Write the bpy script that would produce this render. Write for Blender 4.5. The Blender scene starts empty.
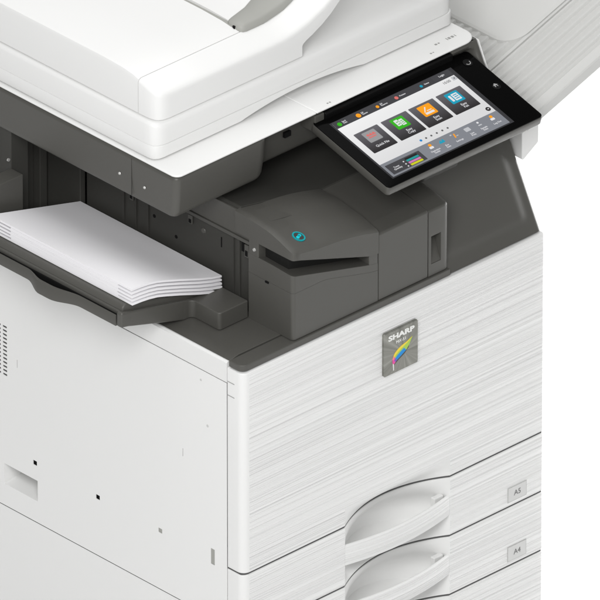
import bpy, bmesh, math, random
from mathutils import Vector, Matrix
random.seed(7)
sc = bpy.context.scene
COL = sc.collection
PI = math.pi

# ------------------------------------------------------------------ colours and materials
def lin(c):
    c /= 255.0
    return c / 12.92 if c <= 0.04045 else ((c + 0.055) / 1.055) ** 2.4
def srgb(r, g, b): return (lin(r), lin(g), lin(b), 1.0)

def new_mat(name):
    m = bpy.data.materials.new(name); m.use_nodes = True
    nt = m.node_tree
    return m, nt, nt.nodes['Principled BSDF']

def plastic(name, col, rough=0.4, spec=0.5, grain=0.0, gscale=900, vary=0.0, metallic=0.0):
    m, nt, b = new_mat(name)
    b.inputs['Base Color'].default_value = (*col, 1)
    b.inputs['Roughness'].default_value = rough
    b.inputs['Specular IOR Level'].default_value = spec
    b.inputs['Metallic'].default_value = metallic
    tc = nt.nodes.new('ShaderNodeTexCoord')
    if grain:
        n = nt.nodes.new('ShaderNodeTexNoise'); n.inputs['Scale'].default_value = gscale
        n.inputs['Detail'].default_value = 3
        nt.links.new(tc.outputs['Object'], n.inputs['Vector'])
        bp = nt.nodes.new('ShaderNodeBump'); bp.inputs['Strength'].default_value = grain
        bp.inputs['Distance'].default_value = 0.0004
        nt.links.new(n.outputs['Fac'], bp.inputs['Height'])
        nt.links.new(bp.outputs['Normal'], b.inputs['Normal'])
    if vary:
        n2 = nt.nodes.new('ShaderNodeTexNoise'); n2.inputs['Scale'].default_value = 14
        n2.inputs['Detail'].default_value = 5
        nt.links.new(tc.outputs['Object'], n2.inputs['Vector'])
        mr = nt.nodes.new('ShaderNodeMapRange')
        mr.inputs['To Min'].default_value = rough - vary; mr.inputs['To Max'].default_value = rough + vary
        nt.links.new(n2.outputs['Fac'], mr.inputs['Value'])
        nt.links.new(mr.outputs['Result'], b.inputs['Roughness'])
    return m

def brushed(name):
    """white plastic moulded with fine near-horizontal combed grooves"""
    m, nt, b = new_mat(name)
    b.inputs['Roughness'].default_value = 0.42
    tc = nt.nodes.new('ShaderNodeTexCoord')
    def streak(scale, rotz, detail, off):
        mp = nt.nodes.new('ShaderNodeMapping')
        mp.inputs['Rotation'].default_value = (0, rotz, 0)
        mp.inputs['Scale'].default_value = scale
        mp.inputs['Location'].default_value = off
        n = nt.nodes.new('ShaderNodeTexNoise'); n.inputs['Scale'].default_value = 1
        n.inputs['Detail'].default_value = detail; n.inputs['Roughness'].default_value = 0.55
        nt.links.new(tc.outputs['Object'], mp.inputs['Vector']); nt.links.new(mp.outputs['Vector'], n.inputs['Vector'])
        return n.outputs['Fac']
    a = streak((1.1, 0.0, 300), 0.0, 0.0, (0, 0, 0))
    c = streak((1.5, 0.0, 470), 0.004, 0.0, (3, 0, 9))
    d = streak((0.4, 0.0, 95), -0.004, 0.0, (7, 0, 2))
    def mth(op, x, y):
        k = nt.nodes.new('ShaderNodeMath'); k.operation = op
        for i, q in enumerate((x, y)):
            if isinstance(q, (int, float)): k.inputs[i].default_value = q
            else: nt.links.new(q, k.inputs[i])
        return k.outputs[0]
    h = mth('ADD', mth('ADD', mth('MULTIPLY', a, 1.0), mth('MULTIPLY', c, 0.9)), mth('MULTIPLY', d, 0.12))
    bp = nt.nodes.new('ShaderNodeBump'); bp.inputs['Strength'].default_value = 0.62
    bp.inputs['Distance'].default_value = 0.0032
    nt.links.new(h, bp.inputs['Height']); nt.links.new(bp.outputs['Normal'], b.inputs['Normal'])
    cr = nt.nodes.new('ShaderNodeValToRGB')
    cr.color_ramp.elements[0].position = 0.34; cr.color_ramp.elements[0].color = (0.765, 0.765, 0.755, 1)
    cr.color_ramp.elements[1].position = 0.62; cr.color_ramp.elements[1].color = (0.865, 0.865, 0.855, 1)
    h2 = mth('MULTIPLY', h, 0.495)
    nt.links.new(h2, cr.inputs['Fac']); nt.links.new(cr.outputs['Color'], b.inputs['Base Color'])
    return m

def glow(name, rgb, strength=1.0):
    m, nt, b = new_mat(name)
    b.inputs['Base Color'].default_value = (0.01, 0.01, 0.01, 1)
    b.inputs['Roughness'].default_value = 0.25
    b.inputs['Specular IOR Level'].default_value = 0.12
    b.inputs['Emission Color'].default_value = srgb(*rgb)
    b.inputs['Emission Strength'].default_value = strength
    return m

WHITE = plastic('white_plastic', (0.81, 0.81, 0.80), 0.45, 0.4, 0.05, 700, 0.06)
PANELW = plastic('painted_steel_white', (0.835, 0.835, 0.825), 0.5, 0.35, 0.10, 1200, 0.05)
SHADEG = plastic('opening_shade_grey', (0.10, 0.10, 0.10), 0.6, 0.2)  # dark grey that stands in for shade in vents and front gaps
LABELF = plastic('label_frame_grey', (0.50, 0.50, 0.49), 0.5, 0.3)
SMOOTHW = plastic('smooth_moulded_white', (0.775, 0.775, 0.765), 0.45, 0.4, 0.04, 700)
INNER = plastic('slot_shade_black', (0.018, 0.018, 0.017), 0.6, 0.2)  # core plastic darkened to carry the shade inside the staple slot
COMB = brushed('combed_white_plastic')
GREY = plastic('charcoal_plastic', (0.082, 0.080, 0.072), 0.42, 0.42, 0.22, 1500, 0.06)
GREYB = plastic('dark_charcoal_plastic', (0.050, 0.049, 0.044), 0.55, 0.3, 0.2, 1500, 0.05)
BLACKM = plastic('black_void', (0.008, 0.008, 0.008), 0.7, 0.1)
GAP = plastic('shadow_grey_chassis', (0.05, 0.05, 0.05), 0.7, 0.1)
GLASS = plastic('black_gloss_glass', (0.003, 0.003, 0.003), 0.12, 0.025)
GLOSSB = plastic('black_gloss_trim', (0.006, 0.006, 0.006), 0.2, 0.15)
LGREY = plastic('light_grey_plastic', (0.60, 0.60, 0.585), 0.5, 0.35, 0.1, 900, 0.05)
MGREY = plastic('mid_grey_plastic', (0.36, 0.36, 0.335), 0.5, 0.35, 0.1, 900, 0.05)
STEEL = plastic('screw_steel', (0.62, 0.62, 0.60), 0.35, 0.5, metallic=0.6)
PAPER = plastic('white_paper', (0.91, 0.90, 0.92), 0.85, 0.1, 0.15, 500)
FLOORM = plastic('white_studio_floor', (0.95, 0.95, 0.95), 0.8, 0.1)
LABELG = plastic('grey_size_label', (0.66, 0.66, 0.65), 0.5, 0.3)
INKG = plastic('grey_ink', (0.16, 0.16, 0.16), 0.6, 0.2)
INKL = plastic('pale_grey_ink', (0.33, 0.33, 0.32), 0.6, 0.2)
TEAL = plastic('teal_lens', (0.0, 0.34, 0.38), 0.3, 0.4)
TEALB = plastic('bright_teal_print', (0.0, 0.62, 0.72), 0.4, 0.3)
SILV = plastic('silver_print', (0.86, 0.86, 0.84), 0.35, 0.5)

def plate_metal():
    m, nt, b = new_mat('radial_brushed_plate')
    b.inputs['Metallic'].default_value = 0.75; b.inputs['Roughness'].default_value = 0.38
    tc = nt.nodes.new('ShaderNodeTexCoord')
    sep = nt.nodes.new('ShaderNodeSeparateXYZ')
    mp = nt.nodes.new('ShaderNodeMapping'); mp.inputs['Location'].default_value = (-0.307, 0, -0.645)
    nt.links.new(tc.outputs['Object'], mp.inputs['Vector']); nt.links.new(mp.outputs['Vector'], sep.inputs[0])
    at = nt.nodes.new('ShaderNodeMath'); at.operation = 'ARCTAN2'
    nt.links.new(sep.outputs['Z'], at.inputs[0]); nt.links.new(sep.outputs['X'], at.inputs[1])
    n = nt.nodes.new('ShaderNodeTexNoise'); n.noise_dimensions = '1D'; n.inputs['Scale'].default_value = 3.2
    n.inputs['Detail'].default_value = 6
    nt.links.new(at.outputs[0], n.inputs['W'])
    cr = nt.nodes.new('ShaderNodeValToRGB')
    cr.color_ramp.elements[0].position = 0.3; cr.color_ramp.elements[0].color = (0.185, 0.185, 0.165, 1)
    cr.color_ramp.elements[1].position = 0.7; cr.color_ramp.elements[1].color = (0.33, 0.33, 0.30, 1)
    nt.links.new(n.outputs['Fac'], cr.inputs['Fac']); nt.links.new(cr.outputs['Color'], b.inputs['Base Color'])
    return m
PLATE = plate_metal()
def prnt(name, r, g, b): return plastic(name, srgb(r, g, b)[:3], 0.4, 0.3)

# ------------------------------------------------------------------ mesh helpers
def obj(name, verts, faces, mat, parent=None, bevel=0.0, seg=3, angle=35, smooth=True, mats=None, fmi=None, recalc=True):
    me = bpy.data.meshes.new(name)
    me.from_pydata([tuple(v) for v in verts], [], faces)
    if recalc:
        bm = bmesh.new(); bm.from_mesh(me)
        bmesh.ops.recalc_face_normals(bm, faces=bm.faces); bm.to_mesh(me); bm.free()
    for m in (mats or [mat]): me.materials.append(m)
    if fmi:
        for p, i in zip(me.polygons, fmi): p.material_index = i
    return link(name, me, parent, bevel, seg, angle, smooth)

def link(name, me, parent=None, bevel=0.0, seg=3, angle=35, smooth=True):
    o = bpy.data.objects.new(name, me); COL.objects.link(o)
    if parent is not None:
        o.parent = parent
        if parent.type == 'EMPTY': o.location = -parent.location
    if smooth:
        for p in me.polygons: p.use_smooth = True
        if not bevel: me.set_sharp_from_angle(angle=math.radians(angle))
    if bevel:
        b = o.modifiers.new('bevel', 'BEVEL'); b.width = bevel; b.segments = seg
        b.limit_method = 'ANGLE'; b.angle_limit = math.radians(angle)
        w = o.modifiers.new('wn', 'WEIGHTED_NORMAL'); w.weight = 80
    return o

class MB:
    def __init__(s): s.v = []; s.f = []; s.m = []
    def add(s, verts, faces, mi=0):
        n = len(s.v); s.v += [tuple(v) for v in verts]
        s.f += [tuple(i + n for i in f) for f in faces]; s.m += [mi] * len(faces)
    def box(s, x0, x1, y0, y1, z0, z1, mi=0):
        s.add([(x, y, z) for x in (x0, x1) for y in (y0, y1) for z in (z0, z1)],
              [(0, 1, 3, 2), (4, 6, 7, 5), (0, 4, 5, 1), (2, 3, 7, 6), (0, 2, 6, 4), (1, 5, 7, 3)], mi)
    def prism(s, poly, axis, a0, a1, mi=0, shear=None):
        def P(p, a):
            if axis == 'x': r = (a, p[0], p[1])
            elif axis == 'y': r = (p[0], a, p[1])
            else: r = (p[0], p[1], a)
            return shear(r) if shear else r
        n = len(poly)
        s.add([P(p, a0) for p in poly] + [P(p, a1) for p in poly],
              [tuple(range(n))[::-1], tuple(range(n, 2 * n))] + [(i, (i + 1) % n, n + (i + 1) % n, n + i) for i in range(n)], mi)
    def loft(s, secs, mi=0, cap=True):
        n = len(secs[0]); vs = [p for q in secs for p in q]; fs = []
        for k in range(len(secs) - 1):
            for i in range(n):
                j = (i + 1) % n
                fs.append((k * n + i, k * n + j, (k + 1) * n + j, (k + 1) * n + i))
        if cap:
            fs.append(tuple(range(n))[::-1]); fs.append(tuple((len(secs) - 1) * n + i for i in range(n)))
        s.add(vs, fs, mi)
    def disc(s, c, nrm, r, h, mi=0, n=20, r2=None):
        nrm = Vector(nrm).normalized(); t = nrm.orthogonal().normalized(); b = nrm.cross(t); c = Vector(c)
        r2 = r if r2 is None else r2
        lo = [c + (t * math.cos(2 * PI * i / n) + b * math.sin(2 * PI * i / n)) * r for i in range(n)]
        hi = [c + nrm * h + (t * math.cos(2 * PI * i / n) + b * math.sin(2 * PI * i / n)) * r2 for i in range(n)]
        s.loft([lo, hi], mi)
    def ring(s, c, nrm, r0, r1, h, mi=0, n=28):
        nrm = Vector(nrm).normalized(); t = nrm.orthogonal().normalized(); b = nrm.cross(t); c = Vector(c)
        def R(r, z): return [c + nrm * z + (t * math.cos(2 * PI * i / n) + b * math.sin(2 * PI * i / n)) * r for i in range(n)]
        s.loft([R(r1, 0), R(r1, h), R(r0, h), R(r0, 0), R(r1, 0)], mi, cap=False)
    def build(s, name, mat, parent=None, **k):
        if isinstance(mat, (list, tuple)): return obj(name, s.v, s.f, None, parent, mats=list(mat), fmi=s.m, **k)
        return obj(name, s.v, s.f, mat, parent, **k)

def fillet(pts, radii, n=6):
    out = []; N = len(pts)
    for i, p in enumerate(pts):
        r = radii[i] if isinstance(radii, (list, tuple)) else radii
        if r <= 0: out.append(tuple(p)); continue
        p = Vector(p); a = Vector(pts[i - 1]) - p; b = Vector(pts[(i + 1) % N]) - p
        la, lb = a.length, b.length; a.normalize(); b.normalize()
        half = math.acos(max(-1, min(1, a.dot(b)))) / 2
        d = min(r / math.tan(half), la * 0.49, lb * 0.49); rr = d * math.tan(half)
        c = p + (a + b).normalized() * (rr / math.sin(half))
        s, e = p + a * d - c, p + b * d - c
        a0 = math.atan2(s.y, s.x); a1 = math.atan2(e.y, e.x); da = (a1 - a0 + PI) % (2 * PI) - PI
        out += [(c.x + rr * math.cos(a0 + da * k / n), c.y + rr * math.sin(a0 + da * k / n)) for k in range(n + 1)]
    return out

def cut(o, mb):
    """carve holes: boolean difference, evaluated at once"""
    me = bpy.data.meshes.new('cutter'); me.from_pydata(mb.v, [], mb.f)
    bm = bmesh.new(); bm.from_mesh(me); bmesh.ops.recalc_face_normals(bm, faces=bm.faces); bm.to_mesh(me); bm.free()
    c = bpy.data.objects.new('cutter', me); COL.objects.link(c)
    c.location = (0, 0, 0)
    loc, par = o.location.copy(), o.parent
    o.parent = None; o.location = (0, 0, 0)
    keep = [(m.type, m.width, m.segments, m.angle_limit) for m in o.modifiers if m.type == 'BEVEL']
    o.modifiers.clear()
    md = o.modifiers.new('b', 'BOOLEAN'); md.operation = 'DIFFERENCE'; md.object = c; md.solver = 'EXACT'
    dg = bpy.context.evaluated_depsgraph_get(); dg.update()
    nm = bpy.data.meshes.new_from_object(o.evaluated_get(dg)); nm.name = o.data.name
    o.modifiers.clear(); o.data = nm
    bpy.data.objects.remove(c)
    o.parent = par; o.location = loc
    for p in nm.polygons: p.use_smooth = True
    nm.set_sharp_from_angle(angle=math.radians(35))
    for t, w, sg, an in keep:
        b = o.modifiers.new('bevel', 'BEVEL'); b.width = w; b.segments = sg; b.limit_method = 'ANGLE'; b.angle_limit = an
        wn = o.modifiers.new('wn', 'WEIGHTED_NORMAL'); wn.weight = 80

def text_mesh(s, size, mat4, depth=0.0004, offset=0.0, sx=1.0, align='CENTER', spacing=1.0, line=1.0):
    cu = bpy.data.curves.new('t', 'FONT'); cu.body = s; cu.size = size; cu.extrude = depth; cu.offset = offset
    cu.align_x = align; cu.align_y = 'CENTER'; cu.space_character = spacing; cu.space_line = line; cu.resolution_u = 3
    o = bpy.data.objects.new('t', cu); COL.objects.link(o)
    dg = bpy.context.evaluated_depsgraph_get(); dg.update()
    me = bpy.data.meshes.new_from_object(o.evaluated_get(dg))
    bpy.data.objects.remove(o)
    vs = [mat4 @ Vector((v.co.x * sx, v.co.y, v.co.z)) for v in me.vertices]
    fs = [tuple(p.vertices) for p in me.polygons]
    return vs, fs

def smooth01(t): t = max(0.0, min(1.0, t)); return t * t * (3 - 2 * t)
def interp(x, pts):
    if x <= pts[0][0]: return pts[0][1]
    for (a, b), (c, d) in zip(pts, pts[1:]):
        if x <= c: return b + (d - b) * (x - a) / (c - a)
    return pts[-1][1]

W = 0.587            # width of the copier's front
BACK = 0.62

# ------------------------------------------------------------------ floor and copier root
fl = MB(); fl.box(-12, 12, -12, 12, -0.05, 0.0)
f = fl.build('floor', FLOORM); f['kind'] = 'structure'

copier = bpy.data.objects.new('multifunction_copier', None); COL.objects.link(copier)
copier.location = (0.2935, 0.31, 0.0)
copier['label'] = 'large white and charcoal multifunction office copier with tilted touchscreen and paper drawers'
copier['category'] = 'copier'

# ------------------------------------------------------------------ cabinet core, plinth
b = MB()
b.box(0.045, W - 0.006, 0.095, BACK - 0.01, 0.10, 0.700)
b.build('chassis', GAP, copier)
b = MB(); b.box(0.01, W - 0.01, 0.02, BACK - 0.02, 0.0, 0.098)
b.build('plinth', GREY, copier, bevel=0.004)
b = MB(); b.box(W - 0.0055, W - 0.0005, 0.034, BACK, 0.10, 0.733)
b.build('right_side_panel', WHITE, copier, bevel=0.002)

# left side, upper panel with holes
PY0, PY1 = 0.0335, BACK
b = MB(); b.box(0.0, 0.0010, PY0, PY1, 0.3062, 0.6992)
panel = b.build('side_panel', PANELW, copier)
c = MB()
for r in range(13):
    zr = 0.6035 - r * 0.0065 - 0.004
    for k in range(6):
        y1 = 0.4870 + k * 0.0128; c.prism(fillet([(y1, zr - 0.0015), (y1 + 0.0088, zr - 0.0015), (y1 + 0.0088, zr + 0.0017), (y1, zr + 0.0017)], 0.0008, 2), 'x', -0.01, 0.03)
for (y, z) in ((0.430, 0.4024), (0.2995, 0.4015), (0.1706, 0.4017)):
    c.prism(fillet([(y - 0.0040, z - 0.0037), (y + 0.0040, z - 0.0037), (y + 0.0040, z + 0.0037), (y - 0.0040, z + 0.0037)], 0.0008, 2), 'x', -0.01, 0.03)
c.box(-0.01, 0.03, 0.1229, 0.1241, 0.543, 0.556)
c.box(-0.01, 0.03, 0.4655, 0.4667, 0.543, 0.556)
c.box(-0.01, 0.03, 0.0585, 0.0665, 0.3925, 0.4180)
c.box(-0.01, 0.03, 0.4249, 0.4944, 0.3412, 0.3748)
cut(panel, c)
# what lies in the openings
b = MB(); b.box(0.0026, 0.0034, 0.1400, 0.57, 0.392, 0.625); b.build('hole_shade_sheet', BLACKM, panel)  # black sheet added so the holes read as shaded depth
b = MB(); b.box(0.0014, 0.0022, 0.4600, 0.57, 0.510, 0.625); b.build('vent_shade_sheet', SHADEG, panel)  # dark sheet painted as the shade inside the vent slots
b = MB(); zf = 0.3412
# pocket: sloped floor, back, two ends and a roof
x1 = 0.043
b.add([(0.0, 0.4249, 0.3412), (0.0, 0.4944, 0.3412), (x1, 0.488, 0.352), (x1, 0.4320, 0.352),
       (0.0, 0.4249, 0.3748), (0.0, 0.4944, 0.3748), (x1, 0.488, 0.3748), (x1, 0.4320, 0.3748)],
      [(0, 1, 2, 3), (3, 2, 6, 7), (0, 3, 7, 4), (1, 5, 6, 2), (4, 7, 6, 5)])
b.build('grip_recess', WHITE, panel, recalc=False)
b = MB(); b.box(0.0012, 0.0022, 0.1655, 0.1760, 0.3965, 0.4070)
b.build('hole_plug', MGREY, panel)
b = MB(); b.box(0.0004, 0.0036, 0.0588, 0.0662, 0.3930, 0.4176)
b.build('latch_tab', MGREY, panel, bevel=0.0005)
for (y, z, r) in ((0.0724, 0.614, 0.0022), (0.0860, 0.683, 0.0018)):
    b = MB(); b.disc((0.0, y, z), (-1, 0, 0), r, 0.0003); b.build('locating_dimple', LGREY, panel)
b = MB(); b.box(0.0, 0.0012, PY0, PY1, 0.102, 0.3046)
b.build('lower_side_panel', PANELW, copier, bevel=0.001)
b = MB(); b.prism([(0.0005, 0.7003), (0.0005, 0.7315), (0.003, 0.7338), (0.02, 0.7338), (0.02, 0.7003)], 'y', PY0, PY1)
b.build('side_lip', WHITE, copier)

# ------------------------------------------------------------------ door and drawers
SX0, SX1, SD = 0.1973, 0.403, 0.030
def scoop(x):
    t = (x - SX0) / (SX1 - SX0)
    return 0.0 if t <= 0 or t >= 1 else SD * 4 * t * (1 - t)
def plan(step=0.008, rl=0.012, rr=0.004):
    pts = [(0.0, 0.0315), (0.0, 0.022)]
    for k in range(9):
        a = PI - (PI / 2) * 0 + (PI / 2) * k / 8
        pts.append((rl + rl * math.cos(a), rl - rl * math.sin(a - PI)))
    xs = [0.03, 0.08, 0.14, 0.18, SX0]
    n = 30
    xs += [SX0 + (SX1 - SX0) * i / n for i in range(1, n)] + [SX1, 0.43, 0.48, 0.53, 0.565]
    pts += [(x, 0.0) for x in xs]
    for k in range(6):
        a = PI * 1.5 + (PI / 2) * k / 5
        pts.append((W - rr + rr * math.cos(a), rr + rr * math.sin(a)))
    pts += [(W, 0.0315)]
    return pts
PLAN = plan()
def front_panel(name, z0, z1, wfun, mat, parent, deep=None):
    rows = [(z0, 0.0012), (z0 + 0.0004, 0.0004), (z0 + 0.0014, 0.0)]
    zs = [z0 + 0.006, z0 + 0.012, z0 + 0.018, z0 + 0.024, z0 + 0.0285, z0 + 0.0305]
    zs += [z for z in (z0 + 0.034, z0 + 0.038, z0 + 0.042, z0 + 0.046, z0 + 0.050, z0 + 0.054, z0 + 0.058, z0 + 0.062, z0 + 0.066, z0 + 0.070, z0 + 0.078, z0 + 0.086, z0 + 0.0905) if z < z1 - 0.003 and deep]
    zs += [z for z in (z0 + 0.06, z0 + 0.12, z0 + 0.2) if z < z1 - 0.01 and not deep]
    rows += [(z, 0.0) for z in zs] + [(z1 - 0.0014, 0.0), (z1 - 0.0004, 0.0004), (z1, 0.0012)]
    secs = []
    cx, cy = 0.3, 0.0315
    for z, ins in rows:
        q = []
        for x, y in PLAN:
            yy = y + scoop(x) * wfun(z) + (ins if y < 0.03 else 0)
            if deep and SX0 < x < SX1:
                t = (x - SX0) / (SX1 - SX0)
                yy += deep * smooth01((z - z0) / 0.026) * smooth01((z1 - 0.004 - z) / 0.048) * math.sin(PI * t) ** 0.8
            xx = x + (ins if x < 0.1 else (-ins if x > 0.5 else 0))
            q.append((xx, yy, z))
        # back face follows the scoop so the wall keeps its thickness
        for x, y in reversed([p for p in PLAN if 0.02 < p[0] < W - 0.01]):
            q.append((x, 0.0345 + scoop(x) + (deep or 0.0) * 1.0, z))
        secs.append(q)
    m = MB(); m.loft(secs)
    m.m = [1 if all(m.v[i][0] < 0.0121 for i in f_) else 2 if any(SX0 + 0.0005 < m.v[i][0] < SX1 - 0.0005 and -0.001 < m.v[i][1] for i in f_) and all(SX0 - 0.001 < m.v[i][0] < SX1 + 0.001 and (deep or m.v[i][2] < z0 + 0.0290) for i in f_) else 0 for f_ in m.f]
    return m.build(name, [mat, WHITE, SMOOTHW], parent, angle=22)

ZD0, ZD1 = 0.4015, 0.7255
door = front_panel('front_door', ZD0, ZD1, lambda z: 1 - smooth01((z - ZD0) / 0.029) if z < ZD0 + 0.029 else 0.0, COMB, copier)
for z in (0.7035, 0.6815):
    b = MB(); b.box(-0.0004, 0.001, 0.0175, 0.0315, z, z + 0.0010); b.build('side_slit', INKL, door)

def drawer(zt, letters):
    zb = zt - 0.0975
    d = front_panel('paper_drawer', zb + 0.0015, zt - 0.0015, lambda z: 1.0, COMB, copier, 0.042)
    # bowed grip bridging the scoop
    h1, h0 = zt - 0.0313, zt - 0.0640
    secs = []
    n = 26
    for i in range(n + 1):
        t = i / n; x = SX0 + 0.0004 + (SX1 - SX0 - 0.0008) * t
        y = 0.0002 - 0.0125 * 4 * t * (1 - t)
        th = 0.0055
        secs.append([(x, y, h0 + 0.0015), (x, y + 0.0015, h0), (x, y + th, h0), (x, y + th, h1 - 0.001), (x, y + th - 0.001, h1), (x, y + 0.0013, h1), (x, y, h1 - 0.0013)])
    m = MB(); m.loft(secs); m.build('handle', COMB, d, angle=50)
    m = MB()
    m.box(SX1 - 0.026, SX1 - 0.008, 0.0045, 0.013, h1 - 0.012, h1 + 0.0025)
    m.build('handle_stop', WHITE, d, bevel=0.0015)
    # size label
    lab = MB()
    x0, x1_, z0, z1 = 0.5177, 0.5526, zt - 0.0885, zt - 0.0665
    lab.box(x0, x1_, -0.0012, 0.0005, z0, z1, 0)
    fr = 0.0011
    for q in ((x0 - fr, x0, z0 - fr, z1 + fr), (x1_, x1_ + fr, z0 - fr, z1 + fr), (x0, x1_, z0 - fr, z0), (x0, x1_, z1, z1 + fr)):
        lab.box(q[0], q[1], -0.0006, 0.0005, q[2], q[3], 2)
    M4 = Matrix.Translation((0.5352, -0.00135, (z0 + z1) / 2)) @ Matrix.Rotation(PI / 2, 4, 'X')
    vs, fs = text_mesh(letters, 0.0118, M4, 0.0001, 0.0)
    lab.add(vs, fs, 1)
    lab.build('size_label', [LABELG, INKG, LABELF], d)
    return d
drawer(0.400, 'A5'); drawer(0.3025, 'A4')
d3 = front_panel('paper_drawer', 0.1065, 0.2035, lambda z: 1.0, COMB, copier, 0.042)
secs = []
for i in range(27):
    t = i / 26; x = SX0 + 0.0004 + (SX1 - SX0 - 0.0008) * t; y = 0.0002 - 0.0125 * 4 * t * (1 - t); h0, h1 = 0.141, 0.1737
    secs.append([(x, y, h0), (x, y + 0.0055, h0), (x, y + 0.0055, h1), (x, y, h1)])
m = MB(); m.loft(secs); m.build('handle', COMB, d3, angle=50)
for zg in (0.400, 0.3025, 0.205):
    secs = []
    for z in (zg - 0.0016, zg + 0.0016):
        q = [(min(max(x, 0.0016), W - 0.0016), max(y, 0.0) + 0.0016 + scoop(x), z) for x, y in PLAN]
        q += [(x, 0.0345 + scoop(x), z) for x, y in reversed([p for p in PLAN if 0.02 < p[0] < W - 0.01])]
        secs.append(q)
    m = MB(); m.loft(secs); m.build('gap_shade_strip', SHADEG, copier)
# strips above: dark fill standing in for shade between door and drawers
# ------------------------------------------------------------------ emblem plate
bx0, bx1, bz0, bz1 = 0.2690, 0.3352, 0.6167, 0.6862
b = MB(); b.prism(fillet([(bx0, bz0), (bx1, bz0), (bx1, bz1), (bx0, bz1)], 0.003, 5), 'y', -0.0042, 0.0006)
plate = b.build('emblem_plate', PLATE, copier, bevel=0.0009)
def onplate(px, pz, d=-0.0044): return (bx0 + px * (bx1 - bx0), d, bz0 + pz * (bz1 - bz0))
M4 = Matrix.Translation(onplate(0.505, 0.845, -0.00445)) @ Matrix.Rotation(PI / 2, 4, 'X')
b = MB(); vs, fs = text_mesh('SHARP', 0.0110, M4, 0.00025, 0.00045, 1.5, spacing=1.03); b.add(vs, fs)
M4 = Matrix.Translation(onplate(0.50, 0.70, -0.00445)) @ Matrix.Rotation(PI / 2, 4, 'X')
vs, fs = text_mesh('MX-51', 0.0066, M4, 0.0002, 0.0, 1.1); b.add(vs, fs)
b.build('lettering', SILV, plate)
# quill emblem: colour bands between an outer and an inner curve
outer = [(0.25, 0.24), (0.245, 0.34), (0.275, 0.41), (0.32, 0.467), (0.41, 0.525), (0.51, 0.568), (0.66, 0.605), (0.83, 0.67)]
inner = [(0.285, 0.21), (0.335, 0.25), (0.377, 0.28), (0.44, 0.31), (0.51, 0.345), (0.65, 0.42), (0.735, 0.51), (0.83, 0.67)]
cols = [prnt('quill_pink', 235, 80, 165), prnt('quill_salmon', 245, 150, 130), prnt('quill_yellow', 240, 215, 70),
        prnt('quill_lime', 170, 205, 80), prnt('quill_blue', 20, 140, 215), prnt('quill_violet', 120, 90, 190), SILV, prnt('quill_shade', 70, 66, 58)]
b = MB()
for i in range(len(outer) - 1):
    for k, (f0, f1) in enumerate(((0.0, 0.30), (0.30, 0.52), (0.52, 1.0))):
        def mix(j, f): return (outer[j][0] + (inner[j][0] - outer[j][0]) * f, outer[j][1] + (inner[j][1] - outer[j][1]) * f)
        q = [mix(i, f0), mix(i + 1, f0), mix(i + 1, f1), mix(i, f1)]
        if i == 0: mi = 0
        elif i == 1: mi = (1, 0, 5)[k]
        elif i >= 5: mi = (2, 3, 3)[k]
        else: mi = (2, 3, 4)[k]
        vv = [onplate(x, z, -0.0045) for x, z in q] + [onplate(x, z, -0.0040) for x, z in q]
        b.add(vv, [(0, 1, 2, 3), (7, 6, 5, 4), (0, 4, 5, 1), (1, 5, 6, 2), (2, 6, 7, 3), (3, 7, 4, 0)], mi)
stem = [(0.268, 0.07), (0.255, 0.235), (0.285, 0.215), (0.288, 0.07)]
b.prism([onplate(x, z)[::2] for x, z in stem], 'y', -0.0045, -0.0040, 6)
shade_ = [(0.29, 0.195), (0.44, 0.275), (0.60, 0.35), (0.72, 0.45), (0.735, 0.505), (0.65, 0.415), (0.51, 0.34), (0.40, 0.29)]
b.prism([onplate(x, z)[::2] for x, z in shade_], 'y', -0.00435, -0.0040, 7)
b.build('quill_emblem', cols, plate)

# ------------------------------------------------------------------ charcoal deck above the cabinet
b = MB()
b.prism([(0.0042, 0.7342), (0.022, 0.7385), (W - 0.006, 0.7385), (W - 0.006, 0.705), (0.0205, 0.705), (0.0205, 0.7342)], 'y', 0.0322, BACK)
deck = b.build('deck', GREY, copier, bevel=0.001)
b = MB()
b.prism(fillet([(0.0015, 0.0305), (0.0015, 0.003), (0.405, 0.003), (0.405, 0.0305)], [0, 0.011, 0, 0]), 'z', 0.7275, 0.7372)
b.build('front_strip', GREY, copier, bevel=0.0012)

# ------------------------------------------------------------------ stapling unit (inner finisher)
FX0, FX1 = 0.102, 0.2665
# inner core behind the slot
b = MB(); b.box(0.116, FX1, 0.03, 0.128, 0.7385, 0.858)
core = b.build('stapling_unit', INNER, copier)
def wall_col(pts, zlo, zhi, inset=0.0):
    return pts
# lower shell: rounded-corner box whose top slopes down to the right
rc = 0.006
pl = fillet([(FX0, 0.0965), (FX0, 0.006), (FX1, 0.006), (FX1, 0.0965)], [0, rc, 0, 0], 6)
def subdiv(pl, n=14):
    o = []
    for i, p in enumerate(pl):
        q = pl[(i + 1) % len(pl)]; d = math.dist(p, q); k = max(1, int(d / 0.012))
        o += [(p[0] + (q[0] - p[0]) * j / k, p[1] + (q[1] - p[1]) * j / k) for j in range(k)]
    return o
pls = subdiv(pl)
def ztop_low(x, y):
    zf = interp(x, [(FX0, 0.842), (0.112, 0.8395), (0.249, 0.803), (FX1, 0.800)])
    back = smooth01((y - 0.006) / 0.05) * 0.004 + (0.0)
    return zf + back * (1 if x > 0.15 else 0.5)
def shell(zlo, zhi, r=0.0012):
    secs = []
    for f_, ins in ((0, r), (1, 0)):
        secs.append([(x + (ins if x < 0.15 else -ins) * 0, y, zlo(x, y)) for x, y in pls]) if f_ == 0 else None
    secs.append([(x, y, zhi(x, y)) for x, y in pls])
    m = MB(); m.loft(secs); return m
ZSEAM = 0.8135
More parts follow.
